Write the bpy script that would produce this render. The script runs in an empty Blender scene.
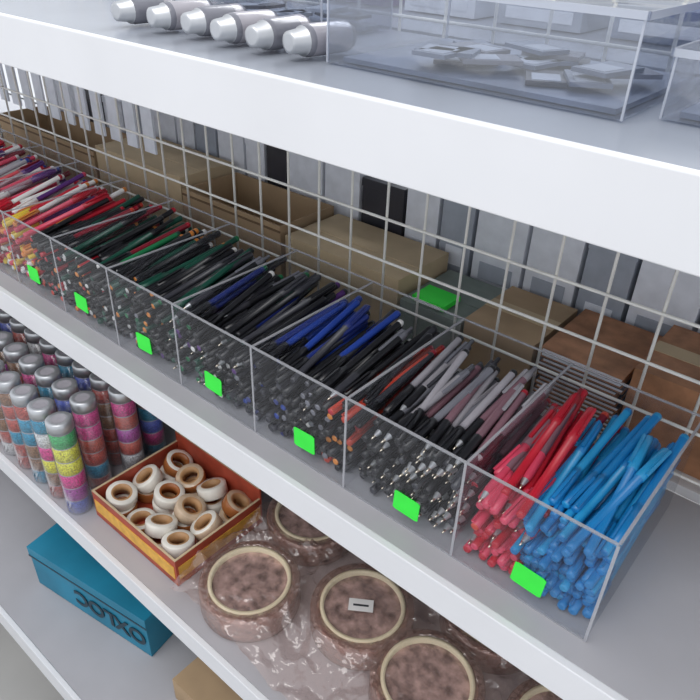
import bpy, math, random
import mathutils
from mathutils import Vector, Matrix
random.seed(7)
scene=bpy.context.scene
try:
    scene.view_settings.view_transform='Standard'
except Exception: pass

# ---------------------------------------------------------------- materials
def mat(name,col,rough=0.5,metal=0.0,noise=0.08,scale=40,bump=0.0,trans=0.0,spec=0.5,coat=0.0):
    m=bpy.data.materials.new(name); m.use_nodes=True
    nt=m.node_tree; b=nt.nodes['Principled BSDF']
    tc=nt.nodes.new('ShaderNodeTexCoord'); n=nt.nodes.new('ShaderNodeTexNoise')
    n.inputs['Scale'].default_value=scale; n.inputs['Detail'].default_value=3
    nt.links.new(tc.outputs['Object'],n.inputs['Vector'])
    r=nt.nodes.new('ShaderNodeValToRGB')
    r.color_ramp.elements[0].position=0.3; r.color_ramp.elements[1].position=0.7
    r.color_ramp.elements[0].color=tuple(max(0,c*(1-noise)) for c in col)+(1,)
    r.color_ramp.elements[1].color=tuple(min(1,c*(1+noise)) for c in col)+(1,)
    nt.links.new(n.outputs['Fac'],r.inputs['Fac'])
    nt.links.new(r.outputs['Color'],b.inputs['Base Color'])
    b.inputs['Roughness'].default_value=rough; b.inputs['Metallic'].default_value=metal
    b.inputs['Specular IOR Level'].default_value=spec
    b.inputs['Transmission Weight'].default_value=trans
    b.inputs['Coat Weight'].default_value=coat
    if bump>0:
        bp=nt.nodes.new('ShaderNodeBump'); bp.inputs['Strength'].default_value=bump; bp.inputs['Distance'].default_value=0.002
        nt.links.new(n.outputs['Fac'],bp.inputs['Height']); nt.links.new(bp.outputs['Normal'],b.inputs['Normal'])
    return m

def clear(name,tint=(0.95,0.96,0.97),haze=0.04,hazecol=(0.8,0.82,0.85),rough=0.05,f0=0.05,bump=0.0,scale=30,maxr=0.75):
    m=bpy.data.materials.new(name); m.use_nodes=True
    nt=m.node_tree; nt.nodes.clear()
    out=nt.nodes.new('ShaderNodeOutputMaterial')
    t=nt.nodes.new('ShaderNodeBsdfTransparent'); t.inputs['Color'].default_value=tint+(1,)
    g=nt.nodes.new('ShaderNodeBsdfGlossy'); g.inputs['Roughness'].default_value=rough
    d=nt.nodes.new('ShaderNodeBsdfDiffuse'); d.inputs['Color'].default_value=hazecol+(1,)
    lw=nt.nodes.new('ShaderNodeLayerWeight'); lw.inputs['Blend'].default_value=0.5
    pw=nt.nodes.new('ShaderNodeMath'); pw.operation='POWER'; pw.inputs[1].default_value=4.0
    nt.links.new(lw.outputs['Facing'],pw.inputs[0])
    ma=nt.nodes.new('ShaderNodeMath'); ma.operation='MULTIPLY_ADD'; ma.inputs[1].default_value=maxr; ma.inputs[2].default_value=f0
    nt.links.new(pw.outputs[0],ma.inputs[0])
    m1=nt.nodes.new('ShaderNodeMixShader'); m1.inputs['Fac'].default_value=haze
    m2=nt.nodes.new('ShaderNodeMixShader')
    nt.links.new(t.outputs[0],m1.inputs[1]); nt.links.new(d.outputs[0],m1.inputs[2])
    nt.links.new(ma.outputs[0],m2.inputs['Fac']); nt.links.new(m1.outputs[0],m2.inputs[1]); nt.links.new(g.outputs[0],m2.inputs[2])
    nt.links.new(m2.outputs[0],out.inputs['Surface'])
    tc=nt.nodes.new('ShaderNodeTexCoord'); n=nt.nodes.new('ShaderNodeTexNoise'); n.inputs['Scale'].default_value=scale
    nt.links.new(tc.outputs['Object'],n.inputs['Vector'])
    if bump>0:
        bp=nt.nodes.new('ShaderNodeBump'); bp.inputs['Strength'].default_value=bump; bp.inputs['Distance'].default_value=0.01
        nt.links.new(n.outputs['Fac'],bp.inputs['Height'])
        nt.links.new(bp.outputs['Normal'],g.inputs['Normal']); nt.links.new(bp.outputs['Normal'],lw.inputs['Normal'])
    return m

M={}
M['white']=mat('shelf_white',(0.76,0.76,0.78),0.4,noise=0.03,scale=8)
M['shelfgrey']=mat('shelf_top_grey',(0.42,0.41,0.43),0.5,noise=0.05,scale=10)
M['wire']=mat('wire_white',(0.88,0.86,0.80),0.35)
M['acr']=clear('acrylic_clear',haze=0.04,hazecol=(.5,.5,.55),maxr=0.5,f0=0.03)
M['acre']=clear('acrylic_edge',tint=(0.8,0.8,0.82),haze=0.45,hazecol=(0.65,0.65,0.68))
M['green']=mat('tag_green',(0.04,0.85,0.06),0.6,noise=0.05)
M['black']=mat('plastic_black',(0.014,0.014,0.017),0.28)
M['dark']=mat('plastic_darkgrey',(0.045,0.045,0.055),0.3)
M['blue']=mat('plastic_lightblue',(0.01,0.20,0.50),0.3)
M['blue2']=mat('plastic_sky',(0.02,0.30,0.60),0.3)
M['navy']=mat('plastic_navy',(0.015,0.03,0.18),0.3)
M['royal']=mat('plastic_royal',(0.02,0.06,0.34),0.3)
M['red']=mat('plastic_red',(0.50,0.012,0.03),0.3)
M['redo']=mat('plastic_orangered',(0.62,0.06,0.03),0.3)
M['pink']=mat('plastic_pinkred',(0.68,0.06,0.12),0.3)
M['dred']=mat('plastic_darkred',(0.22,0.01,0.025),0.3)
M['grn']=mat('plastic_green',(0.01,0.17,0.06),0.3)
M['dgrn']=mat('plastic_darkgreen',(0.008,0.07,0.045),0.3)
M['grey']=mat('plastic_smoke',(0.20,0.20,0.23),0.2)
M['lgrey']=mat('plastic_clearish',(0.38,0.36,0.39),0.15)
M['mauve']=mat('plastic_mauve',(0.25,0.13,0.16),0.2)
M['wht']=mat('plastic_white',(0.78,0.76,0.74),0.3)
M['yel']=mat('plastic_yellow',(0.85,0.6,0.05),0.3)
M['ora']=mat('plastic_orange',(0.7,0.24,0.04),0.3)
M['pur']=mat('plastic_purple',(0.10,0.03,0.18),0.3)
M['brass']=mat('tip_metal',(0.7,0.62,0.5),0.25,metal=1)
M['silver']=mat('silver',(0.55,0.56,0.58),0.35,metal=0.7)

# ---------------------------------------------------------------- mesh builder
class MB:
    def __init__(s): s.v=[];s.f=[];s.mi=[];s.mats=[]; s.sm=[]
    def m(s,k):
        if k not in s.mats: s.mats.append(k)
        return s.mats.index(k)
    def quad(s,p,k):
        i=len(s.v); s.v+=p; s.f.append((i,i+1,i+2,i+3)); s.mi.append(s.m(k)); s.sm.append(False)
    def box(s,lo,hi,k,T=None):
        i=len(s.v); x0,y0,z0=lo; x1,y1,z1=hi
        p=[(x0,y0,z0),(x1,y0,z0),(x1,y1,z0),(x0,y1,z0),(x0,y0,z1),(x1,y0,z1),(x1,y1,z1),(x0,y1,z1)]
        if T is not None: p=[tuple(T@Vector(q)) for q in p]
        s.v+=p
        for f in ((0,3,2,1),(4,5,6,7),(0,1,5,4),(1,2,6,5),(2,3,7,6),(3,0,4,7)):
            s.f.append(tuple(i+a for a in f)); s.mi.append(s.m(k)); s.sm.append(False)
    def lathe(s,prof,T,n=10,closed=False,smooth=True):
        base=len(s.v)
        cs=[(math.cos(2*math.pi*j/n),math.sin(2*math.pi*j/n)) for j in range(n)]
        for (a,r,k) in prof:
            for c,d in cs: s.v.append(tuple(T@Vector((r*c,r*d,a))))
        L=len(prof)
        for q in range(L if closed else L-1):
            k=s.m(prof[q][2]); q2=(q+1)%L
            for j in range(n):
                j2=(j+1)%n
                s.f.append((base+q*n+j,base+q*n+j2,base+q2*n+j2,base+q2*n+j)); s.mi.append(k); s.sm.append(smooth)
        if not closed:
            if prof[0][1]>1e-5:
                s.f.append(tuple(base+j for j in reversed(range(n)))); s.mi.append(s.m(prof[0][2])); s.sm.append(False)
            if prof[-1][1]>1e-5:
                s.f.append(tuple(base+(L-1)*n+j for j in range(n))); s.mi.append(s.m(prof[-1][2])); s.sm.append(False)
    def rod(s,a,b,r,k,n=8):
        a=Vector(a);b=Vector(b);d=b-a
        T=Matrix.Translation(a)@d.to_track_quat('Z','Y').to_matrix().to_4x4()
        s.lathe([(0,r,k),(d.length,r,k)],T,n)
    def obj(s,name,bevel=0.0,parent=None):
        me=bpy.data.meshes.new(name); me.from_pydata(s.v,[],s.f)
        for k in s.mats: me.materials.append(M[k])
        me.polygons.foreach_set('material_index',s.mi)
        me.polygons.foreach_set('use_smooth',s.sm)
        me.update()
        o=bpy.data.objects.new(name,me); scene.collection.objects.link(o)
        if bevel>0:
            b=o.modifiers.new('bevel','BEVEL'); b.width=bevel; b.segments=2; b.limit_method='ANGLE'; b.angle_limit=1.0
        if parent: o.parent=parent
        return o
def R(a,ax): return Matrix.Rotation(a,4,ax)
def Tr(*p): return Matrix.Translation(Vector(p))

# ---------------------------------------------------------------- room
M['floor']=mat('floor_tile',(0.45,0.44,0.42),0.35,noise=0.15,scale=3)
M['wallm']=mat('wall_paint',(0.72,0.74,0.78),0.8,noise=0.03,scale=2)
b=MB(); b.box((-4,-3,-0.95),(3,4,-0.9),'floor'); b.obj('floor')
b=MB(); b.box((-4,3.9,-0.9),(3,4,2.0),'wallm'); b.obj('wall_back')

# ---------------------------------------------------------------- gondola shelving
XL,XR=-2.2,0.75
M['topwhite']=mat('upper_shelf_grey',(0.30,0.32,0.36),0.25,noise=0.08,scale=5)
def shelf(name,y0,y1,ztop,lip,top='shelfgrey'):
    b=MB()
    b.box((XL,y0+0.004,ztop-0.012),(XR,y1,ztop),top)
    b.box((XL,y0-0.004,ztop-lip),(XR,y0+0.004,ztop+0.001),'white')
    b.box((XL,y0+0.004,ztop-lip),(XR,y0+0.02,ztop-lip+0.002),'white')
    for x in (-1.7,-0.85,0.0,0.6):
        b.box((x,y0+0.02,ztop-0.03),(x+0.02,y1,ztop-0.012),'white')
    return b.obj(name,0.0015)
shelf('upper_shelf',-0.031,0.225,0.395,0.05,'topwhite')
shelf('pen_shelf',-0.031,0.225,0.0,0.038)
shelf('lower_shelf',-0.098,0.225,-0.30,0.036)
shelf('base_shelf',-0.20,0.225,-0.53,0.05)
b=MB()
b.box((XL,0.24,0.383),(XR,0.58,0.395),'topwhite'); b.box((XL,0.572,0.35),(XR,0.58,0.395),'white')
b.obj('rear_upper_shelf')
b=MB()
b.box((XL,0.24,-0.012),(XR,0.58,0.0),'white'); b.box((XL,0.572,-0.04),(XR,0.58,0.0),'white')
b.obj('rear_pen_shelf')
b=MB()
b.box((XL,0.24,-0.9),(XR,0.246,-0.03),'dark'); b.obj('gondola_back_panel')
b=MB()
for x in (XL-0.035,XR+0.002):
    b.box((x,0.205,-0.9),(x+0.03,0.255,0.9),'white')
b.obj('gondola_uprights',0.002)
b=MB()
gy=0.232; sp=0.0555
k=0
while -0.124+k*sp<XR-0.03: k+=1
for i in range(-36,k):
    x=-0.124+i*sp
    b.rod((x,gy,0.012),(x,gy,0.75),0.0018,'wire',6)
z=0.02
while z<0.75:
    b.rod((-0.124-36*sp,gy-0.003,z),(-0.124+(k-1)*sp,gy-0.003,z),0.0018,'wire',6); z+=0.0555
b.obj('wire_grid_panel')

# ---------------------------------------------------------------- acrylic tray
W=0.131; N=11; H=0.115; D=0.2
b=MB(); t=0.0025
b.quad([(-W*N,-t,0.0008),(0,-t,0.0008),(0,D,0.0008),(-W*N,D,0.0008)],'acr')
b.quad([(-W*N,-t,0.0008),(0,-t,0.0008),(0,-t,H),(-W*N,-t,H)],'acr'); b.box((-W*N,-t,H-0.001),(0,0,H+0.0005),'acre')
b.box((-W*N,-t-.0002,0.0003),(0,0,0.0018),'acre')
b.quad([(-W*N,D,0.0008),(0,D,0.0008),(0,D,H),(-W*N,D,H)],'acr'); b.box((-W*N,D,H-0.001),(0,D+t,H+0.0005),'acre')
for i in range(N+1):
    x=-W*i
    b.quad([(x,-t,0.0008),(x,D,0.0008),(x,D,H-.001),(x,-t,H-.001)],'acr')
    b.box((x-t/2,0.0005,H-0.001),(x+t/2,D-0.0005,H+0.0005),'acre')
    b.box((x-t/2,-t-0.0005,0.0005),(x+t/2,-t+0.0004,H),'acre')
b.obj('acrylic_pen_tray')

# ---------------------------------------------------------------- pens
def pen(b,T,kind,barrel,cap,accent):
    if kind==0:
        fe = accent if random.random()<.3 else cap
        prof=[(0,0.0025,fe),(0.001,0.0042,cap),(0.045,0.0050,cap),(0.0455,0.0038,barrel),(0.05,0.0040,barrel),
              (0.138,0.0040,barrel),(0.1385,0.0043,accent),(0.143,0.0043,accent),(0.1445,0.003,accent)]
        b.lathe(prof,T,8)
        b.box((-0.0013,0.0045,0.002),(0.0013,0.0065,0.040),cap,T)
    elif kind==1:
        prof=[(0,0.0006,'brass'),(0.003,0.0011,'brass'),(0.005,0.0017,'silver'),(0.012,0.0036,cap),(0.016,0.0046,cap),(0.045,0.0049,cap),
              (0.046,0.0045,barrel),(0.118,0.0045,barrel),(0.119,0.0047,accent),(0.132,0.0044,accent),(0.1325,0.0026,accent),(0.143,0.0024,accent)]
        b.lathe(prof,T,8)
        b.box((-0.0016,0.0045,0.088),(0.0016,0.0068,0.130),accent,T)
    else:
        prof=[(0,0.003,accent if random.random()<.5 else barrel),(0.001,0.0040,barrel),(0.006,0.0041,barrel),(0.098,0.0041,barrel),(0.0985,0.0050,cap),(0.142,0.0045,cap),(0.1445,0.0028,cap)]
        b.lathe(prof,T,8)
        b.box((-0.0013,0.0045,0.104),(0.0013,0.0066,0.142),cap,T)

P={
'blue':[(0,'blue2','blue','blue'),(0,'blue','blue','blue2'),(2,'blue2','blue','blue'),(2,'blue','blue2','blue')],
'red':[(0,'red','pink','red'),(2,'red','red','pink'),(0,'dred','pink','redo'),(1,'mauve','pink','red'),(0,'mauve','pink','red')],
'clear':[(1,'lgrey','black','grey'),(1,'grey','black','lgrey'),(0,'lgrey','black','black'),(1,'grey','black','dark'),(1,'mauve','black','grey'),(0,'grey','black','black'),(0,'mauve','black','dark')],
'clearred':[(1,'lgrey','black','dred'),(1,'mauve','black','lgrey'),(1,'grey','black','grey'),(0,'mauve','dark','red')],
'dk':[(0,'dark','black','black'),(2,'black','black','grey'),(0,'black','black','wht'),(1,'black','dark','grey')],
'bk_blue':[(0,'dark','black','black'),(0,'navy','black','navy'),(0,'royal','black','royal'),(2,'dark','navy','grey'),(0,'black','black','black')],
'bk_red':[(0,'black','black','black'),(0,'redo','redo','red'),(2,'black','dred','ora'),(0,'dark','black','black')],
'bk_grn':[(0,'black','black','grn'),(0,'dgrn','dgrn','black'),(2,'black','dark','black'),(0,'dark','black','pur'),(1,'black','dark','grey'),(0,'black','black','wht')],
'bk_pur':[(0,'black','black','pur'),(0,'pur','black','black'),(0,'navy','black','grn'),(1,'dark','black','grey'),(2,'dark','black','dgrn')],
'bk_ora':[(2,'black','black','ora'),(0,'dgrn','black','grn'),(2,'dark','dark','grn'),(0,'black','black','wht'),(0,'black','black','grey'),(0,'dgrn','dgrn','ora'),(0,'black','black','ora')],
'grnred':[(0,'grn','black','dgrn'),(0,'dgrn','black','dgrn'),(0,'dred','black','red'),(0,'black','black','wht'),(2,'dgrn','black','wht'),(0,'black','black','ora')],
'redbk':[(0,'red','black','red'),(0,'dred','black','redo'),(0,'black','black','red'),(2,'red','dred','ora'),(0,'dgrn','black','dgrn'),(0,'black','black','black')],
'warm':[(0,'red','yel','wht'),(2,'pink','red','yel'),(0,'wht','ora','ora'),(2,'dred','red','wht'),(0,'pur','wht','pink'),(0,'black','dred','red')],
'warm2':[(0,'pink','red','wht'),(2,'mauve','pur','pink'),(0,'wht','red','red'),(2,'red','dred','wht'),(0,'lgrey','wht','royal')],
}
cells=[[('red',.42),('blue',.58)],
       [('clear',.72),('clearred',.28)],
       [('bk_blue',.4),('dk',.3),('bk_red',.3)],
       [('bk_grn',.5),('bk_pur',.2),('bk_blue',.3)],
       [('bk_ora',.5),('bk_grn',.3),('bk_pur',.2)],
       [('redbk',.15),('grnred',.55),('bk_ora',.3)],
       [('warm',.15),('redbk',.65),('grnred',.2)],
       [('warm2',.4),('warm',.6)],[('warm2',1)],[('warm',.5),('warm2',.5)],[('warm2',1)]]
for c,parts in enumerate(cells):
    b=MB(); x0=-W*(c+1)+0.0065; x1=-W*c-0.0065
    layers=10
    for l in range(layers):
        n=14 if l<layers-1 else 10
        for i in range(n):
            f=(i+0.5)/n
            x=x0+(x1-x0)*f+random.uniform(-.003,.003)
            x=min(max(x,x0),x1)
            acc=0
            ff=min(max(f+random.uniform(-.06,.06),0),0.999)
            for key,w in parts:
                acc+=w
                if ff<acc: break
            kind,ba,ca,ac=random.choice(P[key])
            top=l/(layers-1)
            pitch=math.radians(0.6+top*9.5+random.uniform(-1,1)*(0.4+1.6*top))
            z=0.0085+l*0.0076+random.uniform(-.001,.001)
            yaw=random.uniform(-1,1)*math.radians(2+5*top)
            if c==0 and f>.4: yaw-=math.radians(2)*top
            dx=-0.145*math.sin(yaw)
            if x+dx<x0: yaw=math.asin((x-x0)/0.145)
            if x+dx>x1: yaw=-math.asin((x1-x)/0.145)
            y=0.006+random.random()*(0.012+0.035*top)
            T=Tr(x,y,z)@R(yaw,'Z')@R(pitch,'X')@R(-math.pi/2,'X')@R(math.pi+random.uniform(-.9,.9),'Z')
            pen(b,T,kind,ba,ca,ac)
    b.obj('ballpoint_pens')

for (x,z,a) in [(-.057,.031,4),(-.184,.030,2),(-.316,.0335,-2),(-.46,.036,3),(-.593,.033,-3),(-.734,.037,2),(-.86,.036,0),(-.99,.036,3)]:
    b=MB(); T=Tr(x,-0.0036,z)@R(math.radians(a),'Y')
    w,h=0.0145,0.0105
    pts=[(-w,-h),(-w*.8,-h*1.12),(w*.8,-h*1.12),(w,-h),(w,h),(w*.8,h*1.12),(-w*.8,h*1.12),(-w,h)]
    for y in (-0.0004,0.0003):
        for p in pts: b.v.append(tuple(T@Vector((p[0],y,p[1]))))
    k=b.m('green'); n=8
    b.f.append(tuple(range(n))); b.f.append(tuple(reversed(range(n,2*n)))); b.mi+=[k,k]; b.sm+=[False,False]
    for j in range(n):
        j2=(j+1)%n; b.f.append((j2,j,n+j,n+j2)); b.mi.append(k); b.sm.append(False)
    b.obj('price_tag')

# ---------------------------------------------------------------- behind grid
M['card']=mat('cardboard',(0.42,0.29,0.17),0.8,noise=0.12,scale=15)
M['card2']=mat('cardboard_light',(0.56,0.43,0.27),0.8,noise=0.12,scale=15)
M['carddk']=mat('cardboard_seam',(0.18,0.11,0.06),0.8)
M['sage']=mat('card_sage',(0.22,0.26,0.23),0.7)
M['paper']=mat('paper_white',(0.76,0.78,0.84),0.7)
M['paper2']=mat('paper_grey',(0.38,0.41,0.47),0.7)
M['rust']=mat('rust_brown',(0.38,0.18,0.09),0.7,noise=0.3)
def carton(x0,x1,y0,y1,z0,h,body,name='cardboard_carton',open_top=True,yaw=0,tape='card2'):
    b=MB(); cx=(x0+x1)/2; cy=(y0+y1)/2; w=(x1-x0)/2; d=(y1-y0)/2; T=Tr(cx,cy,z0)@R(yaw,'Z'); t=0.003
    b.box((-w,-d,0),(w,d,t),body,T)
    b.box((-w,-d,t),(w,-d+t,h),body,T); b.box((-w,d-t,t),(w,d,h),body,T)
    b.box((-w,-d+t,t),(-w+t,d-t,h),body,T); b.box((w-t,-d+t,t),(w,d-t,h),body,T)
    if open_top:
        b.box((-w,-d-0.0015,h-0.01),(w,-d,h-0.007),'carddk',T)
    else:
        b.box((-w+t,-d+t,h-t),(w-t,-0.001,h),body,T); b.box((-w+t,0.001,h-t),(w-t,d-t,h),body,T)
        b.box((-w-.0006,-.012,h-.025),(-w,.012,h),tape,T); b.box((-w,-.012,h),(w,.012,h+0.0006),tape,T)
    return b.obj(name)
carton(-1.5,-1.12,.27,.385,.0005,.10,'card',open_top=True)
carton(-1.11,-.86,.27,.385,.0005,.115,'card2',open_top=False)
carton(-.85,-.62,.265,.385,.0005,.10,'card',open_top=True)
carton(-.61,-.40,.265,.385,.0005,.09,'card2',open_top=False)
carton(-.395,-.30,.265,.385,.0005,.065,'sage',open_top=False,tape='sage')
carton(-.295,-.20,.265,.385,.0005,.075,'card',open_top=False)
carton(-.085,.02,.262,.385,.0005,.10,'rust',open_top=False)
carton(.03,.30,.262,.385,.0005,.09,'card',open_top=False)
b=MB()
b.box((-.38,.27,.068),(-.33,.31,.075),'green'); b.box((-.375,.268,.069),(-.335,.27,.073),'wht'); b.obj('green_notepad')
xx=-1.5; j=0
while xx<0.6:
    w=random.uniform(.05,.09); k=['paper','paper','dark','paper','paper2','paper','paper','paper2','paper','paper','dark'][j%11]; j+=1
    b=MB(); h=random.uniform(.15,.2)
    b.box((xx,0.40,0.0005),(xx+w-.006,0.5,h),k); b.box((xx+.012,0.3985,h*.35),(xx+w-.018,0.40,h*.5),random.choice(['paper','paper2','paper']))
    b.box((xx-.001,0.399,h-.012),(xx+w-.005,0.501,h+.001),k)
    b.obj('stationery_box',0.001); xx+=w
b=MB()
for i in range(13):
    z=0.0005+i*0.0062; dx=random.uniform(-.004,.004)
    b.box((-.19+dx,.262,z),(-.092+dx,.385,z+.0008),'rust'); b.box((-.188+dx,.264,z+.0008),(-.094+dx,.383,z+.005),'paper'); b.box((-.19+dx,.262,z+.005),(-.092+dx,.385,z+.0058),'rust' if i==12 else 'dark')
b.obj('notebook_stack')
b=MB()
for i in range(12):
    x=-1.5+i*0.05
    b.box((x,0.27,0.14),(x+0.03,0.274,0.33),'paper'); b.box((x+0.012,0.268,0.31),(x+0.018,0.276,0.336),'wht')
    b.rod((x+.015,0.255,0.328),(x+.015,0.30,0.332),0.0015,'silver')
b.obj('hanging_blister_packs')

# ---------------------------------------------------------------- on the upper shelf
M['casecl']=clear('case_clear',tint=(0.78,0.81,0.87),haze=0.12,hazecol=(0.4,0.43,0.5),rough=0.10,f0=0.16,bump=0.6,scale=14)
M['caseedge']=clear('case_edge',tint=(0.8,0.83,0.9),haze=0.5,hazecol=(0.7,0.73,0.8),rough=0.1,f0=0.15)
M['steel']=mat('steel_blue',(0.15,0.18,0.25),0.4,noise=.3,scale=20)
def case(x0,x1,y0,y1,h,cols,name='clear_storage_box',z0=0.3965):
    b=MB()
    def q(*p): b.quad(list(p),'casecl')
    q((x0,y0,z0),(x1,y0,z0),(x1,y1,z0),(x0,y1,z0))
    q((x0,y0,z0),(x1,y0,z0),(x1,y0,z0+h),(x0,y0,z0+h)); q((x0,y1,z0),(x1,y1,z0),(x1,y1,z0+h),(x0,y1,z0+h))
    q((x0,y0,z0),(x0,y1,z0),(x0,y1,z0+h),(x0,y0,z0+h)); q((x1,y0,z0),(x1,y1,z0),(x1,y1,z0+h),(x1,y0,z0+h))
    q((x0-.003,y0-.003,z0+h),(x1+.003,y0-.003,z0+h),(x1+.003,y1+.003,z0+h),(x0-.003,y1+.003,z0+h))
    e=.0015
    for (a,c) in ((y0-.003,y0-.003+e),(y1+.003-e,y1+.003)): b.box((x0-.003,a,z0+h-.004),(x1+.003,c,z0+h+.0005),'caseedge')
    for (a,c) in ((x0-.003,x0-.003+e),(x1+.003-e,x1+.003)): b.box((a,y0-.003,z0+h-.004),(c,y1+.003,z0+h+.0005),'caseedge')
    for (a,c) in ((x0,y0),(x1,y0),(x0,y1),(x1,y1)): b.box((a-e/2,c-e/2,z0),(a+e/2,c+e/2,z0+h),'caseedge')
    b.box((x0+.008,y0+.01,z0+.0005),(x1-.008,y1-.01,z0+.004),'steel')
    for r_ in range(16):
        cx=random.uniform(x0+.03,x1-.03); cy=random.uniform(y0+.03,y1-.03)
        kk=cols[r_%len(cols)]
        T=Tr(cx,cy,z0+.005+(r_%4)*.0032)@R(random.random()*3,'Z')
        b.box((-.022,-.014,0),(.022,.014,.003),kk,T); b.box((-.018,-.010,.003),(.006,.010,.0033),'paper2',T)
    return b.obj(name)
case(-.325,-.085,.035,.205,.06,['dark','steel','grey','steel'])
case(-.07,.15,.06,.205,.04,['grey','paper2','lgrey'])
case(-.62,-.40,.11,.215,.05,['dark','paper2'])
for i,x in enumerate([-.575,-.525,-.478,-.432,-.388,-.350]):
    b=MB(); r=0.0125
    T=Tr(x,0.010+random.uniform(0,.008),0.3962+r+.0008)@R(random.uniform(-.1,.1),'Z')@R(-math.pi/2,'X')
    b.lathe([(0,.006,'silver'),(.001,.0085,'silver'),(.014,.010,'silver'),(.0145,.0115,'grey'),(.02,r,'lgrey' if i%2 else 'grey'),(.05,r,'lgrey'),(.06,r,'grey'),(.065,r*.9,'lgrey')],T,20)
    b.obj('glue_bottle')
for i in range(16):
    x=-1.4+i*0.13
    k=['paper2','steel','navy','paper2','pink','paper2','pur','paper'][i%8]
    b=MB(); hh=.03+.02*(i%3)
    b.box((x,.36,.3965),(x+.1,.48,.3965+hh),k); b.box((x+.01,.359,.403),(x+.09,.36,.415),'paper'); b.box((x-.001,.359,.3965+hh-.01),(x+.101,.481,.3965+hh+.001),k)
    b.obj('gift_box',0.001)

# ---------------------------------------------------------------- lower shelf: tape carton
M['redcard']=mat('carton_red',(0.38,0.06,0.03),0.5,noise=0.2)
M['yelcard']=mat('carton_yellow',(0.70,0.38,0.06),0.5,noise=0.2,scale=60)
M['tapecl']=mat('tape_clear_side',(0.62,0.47,0.33),0.15,noise=0.12,scale=80)
M['core']=mat('tape_core',(0.50,0.28,0.13),0.5)
M['corewhite']=mat('tape_core_white',(0.82,0.78,0.70),0.3)
M['tapebrown']=mat('tape_brown',(0.38,0.13,0.04),0.2)
b=MB(); z0=-.2985; h=.05; t=.003
x0,x1,y0,y1=-.70,-.50,-.065,.095
b.box((x0,y0,z0),(x1,y1,z0+t),'redcard')
b.box((x0,y0,z0+t),(x1,y0+t,z0+h),'redcard'); b.box((x0,y1-t,z0+t),(x1,y1,z0+h+.02),'redcard')
b.box((x0,y0+t,z0+t),(x0+t,y1-t,z0+h),'redcard'); b.box((x1-t,y0+t,z0+t),(x1,y1-t,z0+h),'redcard')
b.box((x0+.004,y0-.0008,z0+.012),(x1-.004,y0,z0+.036),'yelcard')
b.box((x1,y0+.004,z0+.012),(x1+.0008,y1-.004,z0+.036),'yelcard')
for (a,c,e,f) in ((x0,y0,x1,y0+t),(x0,y1-t,x1,y1)): 
    zz=z0+h+(.02 if c>0 else 0); b.box((a,c,zz),(e,f,zz+.0012),'card2')
b.box((x0,y0+t,z0+h),(x0+t,y1-t,z0+h+.0012),'card2'); b.box((x1-t,y0+t,z0+h),(x1,y1-t,z0+h+.0012),'card2')
carton_o=b.obj('tape_display_carton')
def ring(b,T,ri,rc,ro,h,core,tape,n=32,face=None):
    face=face or tape
    b.lathe([(0,ri,core),(0,rc,tape),(0.0003,ro-.001,tape),(h*.1,ro,tape),(h*.9,ro,tape),(h*.97,ro-.001,face),(h,rc,core),(h,ri,core)],T,n,closed=True)
b=MB()
for L in range(2):
    for i in range(4):
        for j in range(3):
            if L==1 and random.random()<.25: continue
            T=Tr(x0+.028+i*.048+random.uniform(-.003,.003),y0+.03+j*.05+random.uniform(-.003,.003),z0+.004+L*.024)@R(random.uniform(-.45,.45)*L,'X')@R(random.uniform(-.45,.45)*L,'Y')
            ring(b,T,.0125,.0155,.023,.019,random.choice(['core','tapebrown','core']),random.choice(['corewhite','tapecl','tapebrown']),28,face=random.choice(['corewhite','corewhite','corewhite','tapecl']))
b.obj('small_tape_rolls',parent=carton_o)

# big packing tape rolls : cream core, clear brownish tape wound around it, in crumpled film
M['bigtape']=clear('packing_tape_side',tint=(0.85,0.68,0.62),haze=0.32,hazecol=(0.68,0.48,0.42),rough=0.12,f0=0.2,bump=.9,scale=60)
M['bigin']=mat('packing_tape_inner',(0.52,0.37,0.34),0.15,noise=0.55,scale=75,coat=1.0,metal=.2,bump=1.0)
M['film']=clear('shrink_film',tint=(0.95,0.88,0.86),haze=0.12,hazecol=(0.72,0.54,0.48),rough=0.10,f0=0.09,bump=1.0,scale=40,maxr=.6)
M['filmtop']=clear('film_top',tint=(0.98,0.96,0.95),haze=0.0,rough=0.10,f0=0.07,bump=1.0,scale=40,maxr=.4)
M['bigcore']=mat('packing_tape_core',(0.92,0.84,0.62),0.4,noise=.03)
rolls=[(-.41,-.012,0),(-.272,.058,1),(-.43,.132,0),(-.150,.03,.0),(-.14,.168,0),(-.0,.08,0),(.14,.03,0),(.15,.168,0)]
for (x,y,lab) in rolls:
    b=MB(); T=Tr(x,y,-.2985); hh=.042
    b.lathe([(0,.0505,'bigcore'),(0,.0555,'bigcore'),(hh+.001,.0555,'bigcore'),(hh+.001,.0505,'bigcore'),(hh-.010,.0500,'bigin')],T,56,closed=True)
    b.lathe([(.0005,.0558,'bigtape'),(.001,.067,'bigtape'),(.004,.068,'bigtape'),(hh*.9,.068,'bigtape'),(hh*.97,.067,'bigtape'),(hh,.0558,'bigtape')],T,56,closed=True)
    b.lathe([(.003,.060,'bigin'),(hh-.006,.060,'bigin')],T,56)
    b.lathe([(.010,.0500,'bigin'),(.018,.04,'bigin'),(.010,.025,'bigin'),(.016,.01,'bigin'),(.0165,.0005,'bigin')],T,40)
    if lab:
        b.box((-.018,-.012,hh+.0015),(.014,.006,hh+.0022),'wht',T@R(.6,'Z')); b.box((-.012,-.005,hh+.0022),(.008,-.002,hh+.0024),'dark',T@R(.6,'Z'))
    b.lathe([(hh+.0012,.0665,'filmtop'),(hh+.0012,.0005,'filmtop')],T,40)
    b.obj('packing_tape_roll')
b=MB(); nx,ny=110,60; X0,X1,Y0,Y1=-.49,.2,-.085,.22
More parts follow.
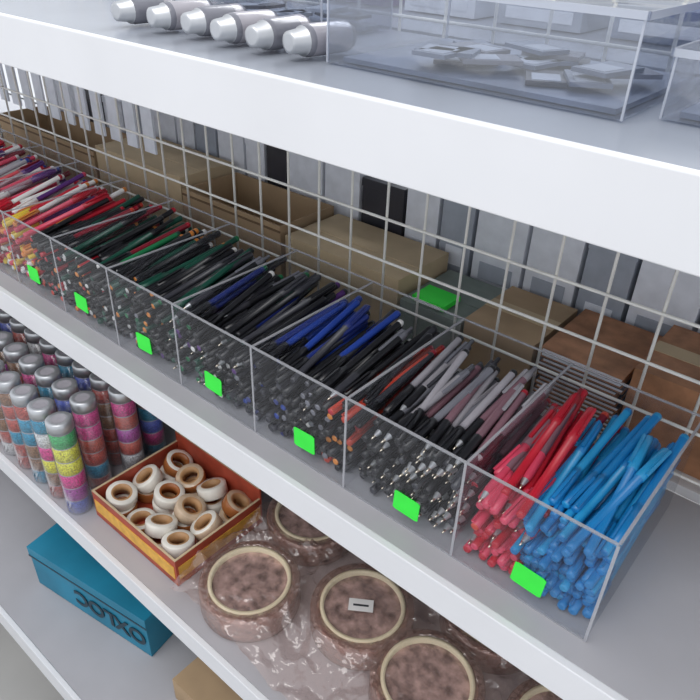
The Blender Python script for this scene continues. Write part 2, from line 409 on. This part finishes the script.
for j in range(ny):
    for i in range(nx):
        x=X0+(X1-X0)*i/(nx-1); y=Y0+(Y1-Y0)*j/(ny-1)
        near=min(math.hypot(x-r[0],y-r[1]) for r in rolls)
        base=-.2965+ (.045 if near<.07 else .045*max(0,1-(near-.07)/.06))
        nz=mathutils.noise.noise(Vector((x*45,y*45,1)))*.014+mathutils.noise.noise(Vector((x*110,y*110,4)))*.007
        b.v.append((x,y,max(base+.008+nz,-.2965) if near>.07 else -.2535))
for j in range(ny-1):
    for i in range(nx-1):
        x=X0+(X1-X0)*(i+.5)/(nx-1); y=Y0+(Y1-Y0)*(j+.5)/(ny-1)
        if min(math.hypot(x-r[0],y-r[1]) for r in rolls)<.060: continue
        a=j*nx+i; b.f.append((a,a+1,a+nx+1,a+nx)); b.mi.append(b.m('film')); b.sm.append(True)
b.obj('plastic_wrap_film')

# glitter tubes
glc=[(.8,.65,.05),(.05,.40,.12),(.65,.05,.25),(.08,.12,.5),(.75,.3,.05),(.6,.6,.6),(.35,.05,.30),(.45,.08,.06),(.02,.25,.40),(.25,.13,.07)]
for i,cc in enumerate(glc): M['gl%d'%i]=mat('glitter_%d'%i,cc,0.4,noise=0.6,scale=400)
M['gtube']=clear('tube_clear',haze=0.05)
row=0
for yy in (-.072,-.022,.03,.085):
    for i in range(9):
        x=-.735-.02*(row%2)-i*.05
        b=MB(); T=Tr(x,yy,-.2988); r=.018; hh=.155
        pool=[7,9,6,3,8,9,7,9,5,2]
        seg=[random.choice(pool) for _ in range(6)]
        if row==0 and i==0: seg=[3,6,2,0,0,1]
        if row==0 and i==1: seg=[7,9,0,2,5,8]
        prof=[(0,r*.9,'gl%d'%seg[0])]
        for q,sg in enumerate(seg):
            a0=.002+q*hh/6; a1=a0+hh/6-.002
            prof+= [(a0,r,'gl%d'%sg),(a1,r,'lgrey'),(a1+.0005,r*.95,'lgrey'),(a1+.0015,r*.95,'gl%d'%sg)]
        prof+=[(hh+.002,r*1.04,'silver'),(hh+.018,r*1.04,'silver'),(hh+.02,r*.9,'silver'),(hh+.019,r*.6,'lgrey'),(hh+.0188,.0005,'lgrey')]
        b.lathe(prof,T,20)
        b.lathe([(0.001,r+.0015,'gtube'),(hh,r+.0015,'gtube')],T,20)
        b.obj('glitter_tube')
    row+=1

# ---------------------------------------------------------------- base shelf
M['teal']=mat('box_teal',(0.01,0.20,0.32),0.45,noise=0.15,scale=12)
M['tealdk']=mat('box_teal_dark',(0.004,0.03,0.05),0.45)
b=MB(); yaw=math.atan2(.045,.267)
T=Tr(-.852,-.128,-.5285)@R(yaw,'Z')
b.box((0,0,0),(.272,.11,.085),'teal',T); b.box((-.0015,-.0015,.075),(.2735,.1115,.095),'teal',T)
b.box((-.002,-.0022,.072),(.274,-.0015,.076),'tealdk',T)
ob=b.obj('teal_box',0.002)
cu=bpy.data.curves.new('label_text','FONT'); cu.body='OXLOC'; cu.size=.046; cu.extrude=.0004; cu.align_x='CENTER'; cu.align_y='CENTER'
cu.offset=.0012
cu.materials.append(M['tealdk'])
to=bpy.data.objects.new('label_text',cu); scene.collection.objects.link(to); to.parent=ob
to.matrix_world=T@Tr(.185,-.0015,.040)@R(math.pi/2,'X')@R(math.pi,'Z')
carton(-.50,-.28,-.10,.12,-.5285,.05,'card',open_top=False)

# ---------------------------------------------------------------- lights
w=bpy.data.worlds.new('World'); scene.world=w; w.use_nodes=True
bg=w.node_tree.nodes['Background']; bg.inputs['Color'].default_value=(0.90,0.94,1.0,1); bg.inputs['Strength'].default_value=1.05
def area(name,loc,target,size,sy,power,col):
    l=bpy.data.lights.new(name,'AREA'); l.shape='RECTANGLE'; l.size=size; l.size_y=sy; l.energy=power; l.color=col
    o=bpy.data.objects.new(name,l); scene.collection.objects.link(o); o.location=loc
    o.rotation_euler=(Vector(target)-Vector(loc)).to_track_quat('-Z','Y').to_euler()
area('ceiling_light_front',(-.3,-1.1,1.9),(-.4,0,0),1.8,.8,18,(1,.98,.96))
area('ceiling_light_rear',(-.8,1.8,1.9),(-.5,.3,0.2),1.6,.8,40,(.95,.97,1))

# ---------------------------------------------------------------- camera
r=Vector((.7615,.647,.032)); f=Vector((-.530,.651,-.544)).normalized()
r=(r-f*r.dot(f)).normalized(); u=r.cross(f)
cam=bpy.data.cameras.new('camera'); co=bpy.data.objects.new('camera',cam); scene.collection.objects.link(co)
m=Matrix((( r.x,u.x,-f.x,0.061),(r.y,u.y,-f.y,-.397),(r.z,u.z,-f.z,.5),(0,0,0,1)))
co.matrix_world=m
cam.sensor_width=36; cam.lens=682/700*36; cam.clip_start=0.01
scene.camera=co
